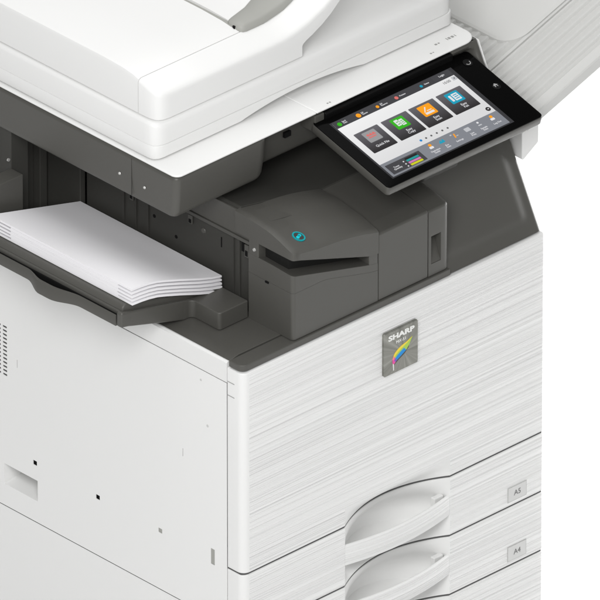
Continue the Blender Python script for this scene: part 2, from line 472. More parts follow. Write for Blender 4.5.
# the lower shell is two pieces that meet in a fine seam
m = shell(lambda x, y: 0.7385, lambda x, y: min(ZSEAM - 0.0, ztop_low(x, y) - 0.012) - 0.0001)
m.build('lower_cover', GREY, core, bevel=0.0002, seg=1, angle=40)
m = shell(lambda x, y: min(ZSEAM, ztop_low(x, y) - 0.012), ztop_low)
m.build('slot_ledge', GREY, core, bevel=0.0003, seg=2, angle=40)
# cheeks that close the slot at its two ends
for q in ((0.2495, FX1, 0.0062, 0.06, 0.797, 0.846), (0.1022, 0.14, 0.0765, 0.0963, 0.835, 0.885)):
    b = MB(); b.box(*q); b.build('slot_cheek', GREY, core, bevel=0.001)
b = MB(); b.box(0.1005, 0.1024, 0.055, 0.0615, 0.8110, 0.8137)
b.build('sensor_slit', BLACKM, core)
# hood
def Lr(y): return interp(y, [(0.004, 0.879), (0.03, 0.889), (0.055, 0.8965), (0.09, 0.9005), (0.1246, 0.9025)])
def Rr(y): return interp(y, [(0.004, 0.852), (0.0387, 0.862), (0.09, 0.8705), (0.1246, 0.871)])
def hood_top(x, y):
    t = (x - FX0) / (FX1 - FX0)
    base = Lr(y) + (Rr(y) - Lr(y)) * t
    return base + 0.0035 * math.sin(PI * max(0, min(1, (t - 0.3) / 0.7))) 
def hood_bot(x, y): return interp(x, [(FX0, 0.8665), (0.110, 0.8660), (0.249, 0.818), (FX1, 0.816)])
def hood_yf(x): return 0.0045 + 0.0045 * (1 - min(1, (x - FX0) / 0.02)) ** 2 * 0 
xs = [FX0 + (FX1 - FX0) * i / 24 for i in range(25)]
ys = [0.0045, 0.008, 0.014, 0.0225, 0.03, 0.04, 0.05, 0.06, 0.07, 0.08, 0.09, 0.10, 0.1105, 0.1240]
b = MB()
nx, ny = len(xs), len(ys)
def side_in(x, y, k):   # softly rounded plan corner at the nose
    return x, y
def corner(x, y):       # round the nose in plan
    r = 0.007; cx, cy = FX0 + r, 0.0045 + r
    if x < cx and y < cy:
        d = math.hypot(x - cx, y - cy)
        m_ = max(abs(x - cx), abs(y - cy))
        if d > 1e-9: s_ = m_ / d; return cx + (x - cx) * s_, cy + (y - cy) * s_
    return x, y
vt = []; vb = []
for y in ys:
    for x in xs:
        X, Y = corner(x, y); z = hood_top(X, Y)
        e = min(1.0, (y - 0.0045) / 0.0035); e2 = min(1.0, (x - FX0) / 0.004)
        z -= 0.0022 * (1 - e) ** 2 + 0.0022 * (1 - e2) ** 2
        vt.append((X, Y, z)); vb.append((X, Y, hood_bot(X, Y)))
fs = []
I = lambda i, j: j * nx + i
N = nx * ny
for j in range(ny - 1):
    for i in range(nx - 1):
        fs.append((I(i, j), I(i + 1, j), I(i + 1, j + 1), I(i, j + 1)))
        fs.append((N + I(i, j + 1), N + I(i + 1, j + 1), N + I(i + 1, j), N + I(i, j)))
for i in range(nx - 1):
    fs.append((N + I(i, 0), N + I(i + 1, 0), I(i + 1, 0), I(i, 0)))
    fs.append((I(i, ny - 1), I(i + 1, ny - 1), N + I(i + 1, ny - 1), N + I(i, ny - 1)))
for j in range(ny - 1):
    fs.append((I(0, j), I(0, j + 1), N + I(0, j + 1), N + I(0, j)))
    fs.append((N + I(nx - 1, j), N + I(nx - 1, j + 1), I(nx - 1, j + 1), I(nx - 1, j)))
b.add(vt + vb, fs)
hood = b.build('hood', GREY, core, angle=38)
# round teal staple button on the hood
def hood_pt(x, y, d=0.0):
    e = 0.003
    n = Vector((-(hood_top(x + e, y) - hood_top(x - e, y)) / (2 * e), -(hood_top(x, y + e) - hood_top(x, y - e)) / (2 * e), 1)).normalized()
    return Vector((x, y, hood_top(x, y))) + n * d, n
cpt, nn = hood_pt(0.1365, 0.0310)
b = MB()
b.disc(cpt - nn * 0.001, nn, 0.0092, 0.0016, 1)
b.ring(cpt - nn * 0.001, nn, 0.0078, 0.0100, 0.0022, 0)
tx = Vector((1, 0, 0)) - nn * nn.x; tx.normalize(); ty = nn.cross(tx)
for (px, py, r) in ((-0.0032, -0.0014, 0.0026), (0.0030, 0.0014, 0.0026), (0.0, 0.0, 0.0021), (0.0014, 0.0008, 0.0022)):
    b.disc(cpt + tx * px + ty * py + nn * (0.0006), nn, r, 0.0004, 2, 14)
b.build('staple_button', [TEAL, GREYB, TEALB], core, angle=40)
# raised manual pad outline on hood
b = MB()
q = [hood_pt(x, y, 0.0003)[0] for x, y in ((0.125, 0.075), (0.165, 0.075), (0.165, 0.11), (0.125, 0.11))]
q2 = [p - Vector((0, 0, 0.002)) for p in q]
b.loft([q2, q]); b.build('hood_pad', GREY, core)

# middle and right sections
def section(name, x0, x1, zf, zb, rr=0.0):
    prof = fillet([(0.006, 0.7385), (0.006, zf), (0.03, zf + 0.006), (0.134, zb), (0.134, 0.7385)], [0, 0.004, 0.01, 0, 0], 5)
    m = MB(); m.prism(prof, 'x', x0, x1)
    return m.build(name, GREY, core, bevel=0.0012, angle=40)
mid = section('middle_cover', 0.2680, 0.3635, 0.8455, 0.868)
b = MB()
prof = fillet([(0.006, 0.7385), (0.006, 0.8435), (0.03, 0.8495), (0.134, 0.868), (0.134, 0.7385)], [0, 0.004, 0.01, 0, 0], 5)
secs = []
for x, dy in ((0.3648, 0), (0.396, 0), (0.400, 0.0008), (0.4035, 0.003), (0.4058, 0.0065), (0.4066, 0.011)):
    secs.append([(x, min(y + dy * (1 if y < 0.06 else 0), 0.134), z - dy * (0.25 if z > 0.8 else 0)) for y, z in prof])
b.loft(secs)
endc = b.build('end_cover', GREY, core, angle=30)
c = MB(); c.prism([(0.370, 0.802), (0.389, 0.802), (0.389, 0.757), (0.370, 0.757)], 'y', -0.02, 0.020)
cut(endc, c)
b = MB(); b.add([(0.3702, 0.0065, 0.7575), (0.3888, 0.0065, 0.7575), (0.3888, 0.0195, 0.790), (0.3702, 0.0195, 0.790)], [(0, 1, 2, 3)])
b.prism([(0.0072, 0.7575), (0.0195, 0.7575), (0.0195, 0.788)], 'x', 0.3705, 0.3885)
b.build('release_latch', GREY, core)

# ------------------------------------------------------------------ rear block of the finisher, cavity walls
b = MB()
b.prism([(0.112, 0.7385), (0.112, 0.8985), (0.116, 0.9005), (0.2, 0.884), (0.262, 0.8685), (0.578, 0.8685), (0.578, 0.7385)], 'y', 0.1258, 0.44)
b.box(0.1145, 0.3, 0.098, 0.1257, 0.7385, 0.86)
rear = b.build('finisher_rear', GREYB, copier, bevel=0.001, angle=30)
b = MB()
b.box(0.1065, 0.1118, 0.0968, 0.40, 0.8520, 0.8575)
b.build('guide_rail', GREY, rear, bevel=0.0008)
b = MB()
b.box(0.1085, 0.1118, 0.0968, 0.40, 0.8580, 0.8980)
b.build('guide_rail', GREY, rear, bevel=0.0008)
for (y, z, w, h) in ((0.118, 0.842, 0.005, 0.017), (0.1075, 0.852, 0.007, 0.006), (0.225, 0.851, 0.006, 0.018), (0.162, 0.830, 0.0014, 0.016), (0.29, 0.84, 0.003, 0.02)):
    b = MB(); b.box(0.1112, 0.1135, y - w / 2, y + w / 2, z - h / 2, z + h / 2); b.build('roller_slot', BLACKM, rear)
for (c_, r, h, m_) in (((0.112, 0.199, 0.833), 0.0045, 0.0010, GREY), ((0.112, 0.22, 0.862), 0.0022, 0.0012, STEEL), ((0.1022, 0.0845, 0.8535), 0.0028, 0.0016, STEEL), ((0.112, 0.119, 0.853), 0.0020, 0.0014, STEEL)):
    b = MB(); b.disc(c_, (-1, 0, 0), r, h, 0, 20, r * 0.8); b.build('screw', m_, rear)
for (y, z, w, h) in ((0.1085, 0.838, 0.009, 0.020), (0.224, 0.842, 0.009, 0.014), (0.345, 0.835, 0.008, 0.024)):
    b = MB(); b.box(0.1092, 0.1116, y - w / 2, y + w / 2, z - h / 2, z + h / 2); b.build('clip', GREY, rear, bevel=0.0008)
    b = MB(); b.box(0.1088, 0.1094, y - w * 0.28, y + w * 0.28, z - h * 0.38, z + h * 0.05); b.build('clip_slot', BLACKM, rear)
for (y, z) in ((0.30, 0.815), (0.268, 0.842), (0.255, 0.80)):
    b = MB(); b.disc((0.1122, y, z), (-1, 0, 0), 0.0028, 0.0006); b.build('screw_hole', BLACKM, rear)
for y, w in ((0.135, 0.0015), (0.31, 0.003), (0.335, 0.002), (0.36, 0.004)):
    b = MB(); b.box(0.1095, 0.1118, y, y + w, 0.74, 0.851); b.build('wall_rib', GREYB, rear)

for q in ((0.0437, 0.11, 0.515, 0.53), (0.078, 0.092, 0.500, 0.5145), (0.0105, 0.0435, 0.4866, 0.53), (0.1, 0.11, 0.4402, 0.5145), (0.0437, 0.585, 0.5305, BACK - 0.005), (-0.0, 0.0105, 0.5305, BACK - 0.005)):
    b = MB(); b.box(q[0], q[1], q[2], q[3], 0.7388, 0.9160)
    cw = b.build('rear_wall', GREYB, copier, bevel=0.0012)
b = MB(); b.box(-0.085, 0.009, 0.460, 0.4862, 0.7385, 0.857)
jog = b.build('jogger_box', GREY, copier, bevel=0.0015)
b = MB(); b.disc((0.004, 0.4860, 0.872), (0, -1, 0), 0.0024, 0.002); b.build('screw', STEEL, cw)

# ------------------------------------------------------------------ exit tray with lip
b = MB()
prof = [(-0.0847, 0.7735), (-0.0847, 0.7965), (0.046, 0.7668), (0.1015, 0.7600), (0.1105, 0.7590), (0.1105, 0.7390), (0.030, 0.7390)]
b.prism(prof, 'y', 0.153, 0.4595)
tray = b.build('exit_tray', GREY, copier, bevel=0.0022, seg=3)
b = MB()
pl_ = fillet([(0.030, 0.156), (0.030, 0.1529), (0.0462, 0.1529), (0.0462, 0.0968), (0.1015, 0.0968), (0.1015, 0.156)], [0, 0, 0.008, 0.005, 0, 0], 6)
b.prism(pl_, 'z', 0.7392, 0.7668)
b.build('tray_arm', GREY, tray, bevel=0.0022)
b = MB()
PAPERTOP = [(-0.0724, 0.8312), (-0.055, 0.8302), (-0.04, 0.8286), (-0.0239, 0.8255), (-0.0076, 0.8205), (0.02, 0.8112), (0.057, 0.7978), (0.08, 0.7905), (0.1005, 0.7855)]
TH = 0.0256
top = [(-0.0724, 0.8312 - TH - 0.0004), (0.0, 0.8118 - TH - 0.0006), (0.1005, 0.7855 - TH - 0.0004)]
b.prism([(-0.083, 0.794), (-0.0815, 0.8005), (-0.078, 0.8040)] + top + [(0.1005, 0.754), (0.046, 0.7605)], 'y', 0.1585, 0.4590)
b.build('tray_bed', GREY, tray, bevel=0.003, angle=40)
# outer lip with the finger bulge
b = MB(); b.prism([(-0.0895, 0.7735), (-0.0895, 0.7955), (-0.0865, 0.7972), (-0.07, 0.7925), (-0.07, 0.7695)], 'y', 0.1528, 0.1635)
b.build('tray_corner', GREY, tray, bevel=0.0028, angle=60)
secs = []
for i in range(61):
    y = 0.1642 + (0.4595 - 0.1642) * i / 60
    k = smooth01((y - 0.235) / 0.06) * (1 - smooth01((y - 0.315) / 0.03))
    xo = -0.0897 - 0.008 * k; dz = -0.007 * k
    secs.append([(xo, y, 0.7730 + dz), (xo, y, 0.7893 + dz * 0.6), (xo + 0.0008, y, 0.7903 + dz * 0.6), (-0.0884 - 0.004 * k, y, 0.7903 + dz * 0.6), (-0.0868, y, 0.7730 + dz)])
b = MB(); b.loft(secs); b.build('tray_lip', GREY, tray, angle=50)
b = MB(); b.box(-0.0868, -0.0846, 0.164, 0.459, 0.7785, 0.7899); b.build('lip_groove_shade', BLACKM, tray)  # black fill in place of shade in the groove behind the lip

# ------------------------------------------------------------------ printed sets on the tray (things)
words = ['bottom', None, 'fourth from top', None, 'middle', None, 'second from top', None, 'topmost']
LBL = {
    8: 'topmost white paper set of the offset stack, its whole upper sheet in view',
    7: 'short white paper set, first recessed layer below the topmost sheet of the stack',
    6: 'long white paper set with protruding ends, second of the five protruding layers from the top',
    5: 'short white paper set, second recessed layer counted down from the top of the stack',
    4: 'long white paper set with protruding ends, middle one of the five protruding layers',
    3: 'short white paper set, third recessed layer counted down from the top of the stack',
    2: 'long white paper set with protruding ends, next to lowest of the five protruding layers',
    1: 'short white paper set, lowest recessed layer, just above the bottom set of the stack',
    0: 'bottom white paper set of the offset stack, lying directly on the charcoal exit tray',
}
zoff = -TH
for i in range(9):
    long_ = i % 2 == 0
    t = 0.00336 if long_ else 0.0022
    y0, y1 = (0.1490, 0.4400) if long_ else (0.1795, 0.3990)
    jx = random.uniform(-0.0004, 0.0004); jy = random.uniform(-0.0010, 0.0010)
    secs = []
    ny_ = 24
    for j in range(ny_ + 1):
        v = j / ny_; y = y0 + (y1 - y0) * v + jy
        q = []
        cf = 1 - smooth01((y - 0.15) / 0.23)
        def pz(x, z): return (PAPERTOP[0][1] + (PAPERTOP[-1][1] - PAPERTOP[0][1]) * (x - PAPERTOP[0][0]) / (PAPERTOP[-1][0] - PAPERTOP[0][0])) * (1 - cf) + z * cf
        for x, z in PAPERTOP: q.append((x + jx, y, pz(x, z) + zoff + t - 0.0001))
        for x, z in reversed(PAPERTOP): q.append((x + jx, y, pz(x, z) + zoff + 0.0001))
        secs.append(q)
    zoff += t
    m = MB(); m.loft(secs)
    base = Vector((0.014, 0.2945, min(p[2] for s_ in secs for p in s_)))
    o = obj('paper_set', [Vector(p) - base for p in m.v], m.f, PAPER, None, angle=50)
    o.location = base
    o['label'] = LBL[i]; o['category'] = 'paper'; o['group'] = 'offset paper sets stacked on the exit tray'

# ------------------------------------------------------------------ scanner housing and plate
b = MB()
ZS0, ZS1 = 0.9165, 0.9850
hp = fillet([(0.0, BACK), (0.0, 0.135), (0.172, 0.135), (0.196, 0.163), (W - 0.004, 0.163), (W - 0.004, BACK)], [0, 0.010, 0.022, 0.02, 0, 0], 6)
def taper(d): return [(x + (d * 0.35 if x < 0.02 else -d * 0.5 if x < 0.2 and y < 0.17 else 0), y + (d if y < 0.17 else 0)) for x, y in hp]
b.loft([[(x, y, z) for x, y in taper(d)] for z, d in ((ZS0, 0.009), (ZS0 + 0.010, 0.0055), (ZS0 + 0.035, 0.002), (ZS1, 0.0))])
house = b.build('scanner_housing', GREY, copier, bevel=0.006, seg=4, angle=40)
for u_y, z in ((0.2515, 0.9475), (0.2005, 0.9455)):
    b = MB(); b.disc((0.0004, u_y, z), (-1, 0, 0), 0.0024, 0.0010, 0, 20, 0.0018); b.build('screw', STEEL, house)
b = MB(); b.box(-0.0002, 0.001, 0.2266, 0.2269, 0.9225, 0.981)
b.build('seam_line', GREYB, house)
b = MB(); b.box(0.2330, 0.2450, 0.1605, 0.165, 0.9505, 0.9585)
b.build('usb_port', BLACKM, house)
b = MB(); b.prism(fillet([(0.0, BACK), (0.0, 0.134), (0.2695, 0.134), (0.2695, BACK)], [0, 0.012, 0, 0], 8), 'z', 0.9858, 0.9890)
b.build('scanner_plate', WHITE, copier, bevel=0.0018, seg=3)
b = MB(); b.prism(fillet([(0.2699, BACK), (0.2699, 0.134), (W, 0.134), (W, BACK)], [0, 0, 0.026, 0], 8), 'z', 0.9858, 0.9890)
sp = b.build('scanner_plate', WHITE, copier, bevel=0.0018, seg=3)
def mark(x, y, w, h):
    b = MB(); b.box(x - w / 2, x + w / 2, y - h / 2, y + h / 2, 0.9888, 0.98915); b.build('printed_mark', INKL, sp)
for x, y, w, h in ((0.2985, 0.1425, 0.0028, 0.003), (0.3030, 0.1425, 0.0028, 0.003), (0.503, 0.146, 0.003, 0.003), (0.5075, 0.146, 0.0025, 0.002),
                   (0.526, 0.160, 0.004, 0.0036), (0.5315, 0.160, 0.003, 0.0028), (0.548, 0.1605, 0.0016, 0.006), (0.5525, 0.1605, 0.004, 0.005), (0.5585, 0.1605, 0.004, 0.005), (0.564, 0.1605, 0.0014, 0.005)):
    mark(x, y, w, h)

# ------------------------------------------------------------------ document cover and feeder
def cover_sec(y, xl, xr, z0, zt, r):
    return [(xl + r * 0.4, y, z0), (xl, y, z0 + r * 0.6), (xl, y, zt - r), (xl + 0.3 * r, y, zt - 0.3 * r), (xl + r, y, zt),
            (xr - r, y, zt), (xr - 0.3 * r, y, zt - 0.3 * r), (xr, y, zt - r), (xr, y, z0 + r * 0.6), (xr - r * 0.4, y, z0)]
# lower layer: skirt + slanted front
b = MB()
secs = []
for y, xl, xr, z0, zt in ((0.1845, 0.031, 0.565, 0.9925, 1.0085), (0.1852, 0.023, 0.575, 0.9915, 1.0100), (0.1872, 0.0150, 0.581, 0.9910, 1.0110), (0.1915, 0.0095, 0.5850, 0.9908, 1.0114),
                          (0.198, 0.0072, 0.5865, 0.9908, 1.0115), (0.21, 0.0068, 0.587, 0.9908, 1.0115), (0.60, 0.0068, 0.587, 0.9908, 1.0115)):
    secs.append(cover_sec(y, xl, xr, z0, zt, 0.0012))
b.loft(secs)
skirt = b.build('cover_skirt', WHITE, copier, angle=50)
c = MB(); arc = [(0.165 + 0.25 * k / 24, 0.9905 + 0.0135 * math.sin(PI * k / 24) ** 0.8) for k in range(25)]
c.prism([(0.165, 0.98)] + arc + [(0.415, 0.98)], 'y', 0.17, 0.215)
cut(skirt, c)
b = MB(); secs = []
for y, xl, xr, z0, zt in ((0.1848, 0.031, 0.562, 1.0119, 1.0360), (0.1856, 0.0232, 0.572, 1.0119, 1.0405), (0.1880, 0.0155, 0.5780, 1.0119, 1.0440), (0.1925, 0.0102, 0.5825, 1.0119, 1.0458),
                          (0.200, 0.0080, 0.5845, 1.0119, 1.0468), (0.210, 0.0074, 0.5850, 1.0119, 1.0470), (0.60, 0.0074, 0.585, 1.0119, 1.0470)):
    secs.append([(xl, y, z0), (xl, y, zt - 0.0052), (xl + 0.0010, y, zt - 0.0030), (xl + 0.005, y, zt), (xr - 0.003, y, zt), (xr - 0.001, y, zt - 0.001), (xr, y, zt - 0.003), (xr, y, z0)])
b.loft(secs)
lid = b.build('document_cover', WHITE, copier, angle=50)
# feeder body: section in x-z, rising into the document bridge on its right
def feeder_sec(y, xl, zt, z0=1.0497, lift=0.0):
    xl += 0.0032
    r = 0.006
    p = [(xl, z0), (xl, zt - r), (xl + 0.0018, zt - 0.0018), (xl + r, zt), (0.12, zt), (0.235, zt), (0.258, zt + 0.0008), (0.28, zt + 0.0040), (0.305, zt + 0.0110), (0.334, zt + 0.0235), (0.37, zt + 0.047), (0.43, zt + 0.092), (0.70, zt + 0.22),
         (0.70, 1.31 + lift), (0.43, 1.168 + lift), (0.39, 1.134 + lift), (0.365, 1.1125 + lift), (0.347, 1.0975 + lift), (0.330, 1.0865 + lift), (0.312, 1.0775 + lift), (0.300, 1.0725), (0.2935, 1.0690), (0.2915, 1.0660), (0.2915, z0)]
    return [(x, y, z) for x, z in p]
FRONT = [(0.1865, 0.036, 1.0835), (0.1870, 0.0290, 1.0868), (0.1884, 0.0215, 1.0893), (0.1915, 0.0160, 1.0915), (0.197, 0.0125, 1.0940), (0.205, 0.0108, 1.0970), (0.215, 0.0102, 1.1005), (0.2258, 0.0100, 1.1042)]
b = MB(); b.loft([feeder_sec(*s_) for s_ in FRONT])
fstrip = b.build('feeder_front_cover', WHITE, copier, angle=60)
b = MB(); b.loft([feeder_sec(*s_) for s_ in ((0.2270, 0.0100, 1.1044), (0.24, 0.0100, 1.1080), (0.26, 0.01, 1.1105), (0.30, 0.01, 1.112), (0.58, 0.01, 1.112))])
feeder = b.build('document_feeder', WHITE, copier, angle=60)
c = MB(); c.box(0.205, 0.2130, 0.2395, 0.45, 1.108, 1.2)
cut(feeder, c)
b = MB(); b.box(0.2052, 0.2128, 0.2397, 0.448, 1.1068, 1.1086); b.build('guide_rail', MGREY, feeder)
# grey edge guide lying on the feeder
def guide_sec(x, y0, y1, zb, h):
    return [(x, y0, zb), (x, y0 + 0.001, zb + h * 0.75), (x, y0 + 0.006, zb + h), (x, y1 - 0.004, zb + h), (x, y1 - 0.0008, zb + h * 0.8), (x, y1, zb)]
b = MB(); secs = []
for x, y0, y1, h in ((0.2070, 0.2310, 0.2480, 0.004), (0.2085, 0.2265, 0.2520, 0.008), (0.212, 0.2235, 0.2535, 0.0105), (0.218, 0.2220, 0.255, 0.0115), (0.25, 0.2215, 0.262, 0.0120), (0.29, 0.2225, 0.275, 0.012), (0.34, 0.2265, 0.29, 0.012), (0.43, 0.23, 0.31, 0.012)):
    zb = 1.1035 + interp(x, [(0.235, 0), (0.258, 0.0008), (0.28, 0.004), (0.305, 0.011), (0.334, 0.0235), (0.37, 0.047), (0.43, 0.092)])
    secs.append(guide_sec(x, y0, y1, zb, h))
b.loft(secs); guide = b.build('paper_guide', MGREY, copier, angle=60)
b = MB(); b.box(0.2055, 0.2082, 0.2345, 0.2385, 1.1065, 1.1105); b.build('guide_notch', BLACKM, guide)
# ------------------------------------------------------------------ front column at right
ZC0 = 0.7285
SL = (0.134 - 0.0096) / (0.9815 - 0.7375)
def col_y(z): return 0.0096 + (z - 0.7375) * SL
b = MB()
na, nb = 60, 64
XC0, XC1 = 0.400, W - 0.0026
def inset(x, z):
    dr = (XC1 - x); db = (z - ZC0); dt = (0.9852 - z)
    a_ = smooth01((dr - 0.012) / 0.020); c_ = smooth01((db - 0.014) / 0.016); e_ = smooth01((dt - 0.008) / 0.02)
    return -0.0035 * a_ * c_ * e_ * (1 - smooth01((z - 0.89) / 0.02)) + 0.026 * smooth01((dr - 0.006) / 0.016) * smooth01((z - 0.905) / 0.025) * (1 - smooth01((z - 0.968) / 0.012)) + (0.045 * smooth01((z - 0.948) / 0.005) * smooth01((0.534 - x) / 0.006))
vt = []
XS = [XC0 + (XC1 - XC0) * (i / na) ** 0.75 for i in range(na + 1)]
ZZ = [ZC0 + (0.9852 - ZC0) * j / nb for j in range(nb + 1)]
for z in ZZ:
    for x in XS:
        e = max(0.0, 1 - (XC1 - x) / 0.004)
        vt.append((x, col_y(z) + inset(x, z) + 0.003 * e * e, z))
fs = [(j * (na + 1) + i, j * (na + 1) + i + 1, (j + 1) * (na + 1) + i + 1, (j + 1) * (na + 1) + i) for j in range(nb) for i in range(na)]
n0 = len(vt)
for z in ZZ:
    vt += [(XC0, 0.175, z), (XC1, 0.175, z)]
for j in range(nb):
    a0, a1 = n0 + 2 * j, n0 + 2 * j + 2
    fs.append((j * (na + 1), (j + 1) * (na + 1), a1, a0))
    fs.append((j * (na + 1) + na, a0 + 1, a1 + 1, (j + 1) * (na + 1) + na))
    fs.append((a0, a1, a1 + 1, a0 + 1))
fs.append(tuple(range(na, -1, -1)) + (n0, n0 + 1))
fs.append(tuple(nb * (na + 1) + i for i in range(na + 1)) + (n0 + 2 * nb + 1, n0 + 2 * nb))
b.add(vt, fs)
column = b.build('front_column', GREY, copier, angle=40)
b = MB()
prof = [(col_y(0.87) + 0.002, 0.87), (col_y(0.9845) - 0.0005, 0.9845), (0.60, 0.9845), (0.60, 0.735), (0.08, 0.735)]
b.prism(prof, 'x', W - 0.0024, W - 0.0004)
b.build('side_skin', WHITE, copier, bevel=0.0008)

# ------------------------------------------------------------------ control panel
PF = Vector((0.265, -0.0168, 0.929)); S_ = Vector((0.2971, 0, 0)); T_ = Vector((0, 0.1493, 0.040))
NN = Vector((1, 0, 0)).cross(T_.normalized()).normalized()
def PT(s, t, h=0.0): return PF + S_ * s + T_ * t + NN * h
def ppoly(pts, h0, h1): return [PT(s, t, h0) for s, t in pts], [PT(s, t, h1) for s, t in pts]
LM, LT = 0.2971, 0.1546
def rp(s0, s1, t0, t1, r, n=5):
    q = fillet([(s0 * LM, t0 * LT), (s1 * LM, t0 * LT), (s1 * LM, t1 * LT), (s0 * LM, t1 * LT)], r, n)
    return [(x / LM, y / LT) for x, y in q]
b = MB()
r0 = rp(0.0, 1.018, 0.0, 1.055, 0.006, 6)
def scaled(pts, ds, dt): return [(0.509 + (s - 0.509) * (1 - ds), 0.5 + (t - 0.5) * (1 - dt)) for s, t in pts]
secs = [[PT(s, t + 0.02, -0.0290) for s, t in scaled(r0, 0.16, 0.16)], [PT(s, t, -0.0150) for s, t in scaled(r0, 0.012, 0.020)], [PT(s, t, -0.012) for s, t in r0], [PT(s, t, -0.0012) for s, t in r0], [PT(s, t, -0.0004) for s, t in scaled(r0, 0.003, 0.006)]]
b.loft(secs); cp = b.build('control_panel', GREY, copier, angle=40)
b = MB(); lo, hi = ppoly(scaled(r0, 0.004, 0.008), -0.0006, 0.0008)
b.loft([lo, hi, [PT(s, t, 0.0010) for s, t in scaled(r0, 0.007, 0.013)]]); b.build('glass', GLASS, cp, angle=30)
# arm and hinge
b = MB()
b.prism([(0.04, 0.868), (0.034, 0.915), (0.06, 0.925), (0.14, 0.948), (0.17, 0.948), (0.17, 0.868)], 'x', 0.385, 0.455)
b.build('panel_arm', GREYB, copier, bevel=0.004)
b = MB(); b.prism(fillet([(0.1345, 0.9560), (0.1345, 0.9815), (0.170, 0.9815), (0.170, 0.9560)], [0.003, 0.003, 0, 0]), 'x', 0.287, 0.535)
hg = b.build('hinge_cover', GLOSSB, copier, bevel=0.001)
b = MB(); b.box(0.268, 0.2865, 0.136, 0.17, 0.955, 0.9815); b.build('hinge_end', GREY, copier, bevel=0.0015)

# screen contents, each mesh lies just above the glass
G = {k: glow('screen_' + k, v, s_) for k, v, s_ in (
    ('white', (240, 240, 240), 1.0), ('bar', (58, 58, 62), 1.0), ('strip', (128, 131, 138), 1.0), ('tile', (58, 56, 60), 1.0), ('tiletop', (84, 83, 88), 1.0),
    ('green', (45, 175, 5), 1.0), ('orange', (250, 160, 0), 1.0), ('teal', (0, 155, 185), 1.0), ('grey', (150, 150, 152), 1.0), ('red', (215, 110, 105), 1.0),
    ('text', (225, 225, 228), 1.0), ('blue', (20, 130, 200), 1.0), ('dot', (90, 90, 92), 1.0), ('toner', (62, 62, 66), 1.0), ('cyan', (25, 150, 150), 1.0), ('magenta', (205, 120, 180), 1.0),
    ('yellow', (205, 205, 20), 1.0), ('black', (18, 18, 20), 1.0), ('pale', (190, 192, 196), 1.0), ('frame', (62, 62, 66), 0.6))}
def glow_grad(name, c0, c1, t0, t1, ks=0.0):
    m = glow(name, c0); nt = m.node_tree; bs = nt.nodes['Principled BSDF']
    tc = nt.nodes.new('ShaderNodeTexCoord'); sp_ = nt.nodes.new('ShaderNodeSeparateXYZ'); nt.links.new(tc.outputs['Object'], sp_.inputs[0])
    mr = nt.nodes.new('ShaderNodeMapRange'); mr.inputs['From Min'].default_value = PF.y + T_.y * t0; mr.inputs['From Max'].default_value = PF.y + T_.y * t1
    ad = nt.nodes.new('ShaderNodeMath'); ad.operation = 'MULTIPLY_ADD'; ad.inputs[1].default_value = -ks
    nt.links.new(sp_.outputs['X'], ad.inputs[0]); nt.links.new(sp_.outputs['Y'], ad.inputs[2])
    nt.links.new(ad.outputs[0], mr.inputs['Value'])
    cr = nt.nodes.new('ShaderNodeValToRGB'); cr.color_ramp.elements[0].color = srgb(*c0); cr.color_ramp.elements[1].color = srgb(*c1)
    nt.links.new(mr.outputs['Result'], cr.inputs['Fac']); nt.links.new(cr.outputs['Color'], bs.inputs['Emission Color'])
    return m
G['white'] = glow_grad('screen_page', (216, 216, 217), (250, 250, 250), -0.25, 0.80, 0.20)
G['tile'] = glow_grad('screen_tile', (34, 31, 33), (98, 96, 101), 0.43, 0.72)
H = 0.0012
def slab(mb, s0, s1, t0, t1, h, mi=0, r=0.0):
    pts = rp(s0, s1, t0, t1, r) if r else [(s0, t0), (s1, t0), (s1, t1), (s0, t1)]
    lo, hi = ppoly(pts, h - 0.0004, h); mb.loft([lo, hi], mi)
def pdisc(mb, s, t, r, h, mi=0): mb.disc(PT(s, t, h - 0.0004), NN, r, 0.0004, mi, 16)
def ptext(mb, txt, s, t, size, h, mi=0, sx=1.0, off=0.0, align='CENTER', line=0.9):
    R = Matrix((S_.normalized(), T_.normalized(), NN)).transposed().to_4x4()
    vs, fs = text_mesh(txt, size, Matrix.Translation(PT(s, t, h)) @ R, 0.0001, off, sx, align, 1.0, line)
    mb.add(vs, fs, mi)

b = MB()
slab(b, 0.066, 0.862, 0.082, 0.950, H, 2)
slab(b, 0.0765, 0.837, 0.105, 0.930, H + 0.0004, 0)
slab(b, 0.0755, 0.838, 0.855, 0.942, H + 0.0008, 1)
screen = b.build('screen', [G['white'], G['bar'], G['frame']], cp)
b = MB()
slab(b, 0.0755, 0.838, 0.0945, 0.280, H + 0.0008, 0)
slab(b, 0.089, 0.308, 0.113, 0.242, H + 0.0012, 1)
for k, (tt, mi) in enumerate(((0.215, 6), (0.191, 2), (0.160, 3), (0.130, 4))):
    slab(b, 0.208, 0.284, tt - 0.011, tt + 0.011, H + 0.0016, mi)
for tt in (0.199, 0.164, 0.130): pdisc(b, 0.190, tt, 0.0011, H + 0.0016, 5)
ptext(b, 'Toner\nQuantity', 0.137, 0.170, 0.0042, H + 0.0014, 5)
bar = b.build('system_bar', [G['strip'], G['toner'], G['cyan'], G['magenta'], G['yellow'], G['text'], G['black']], cp)

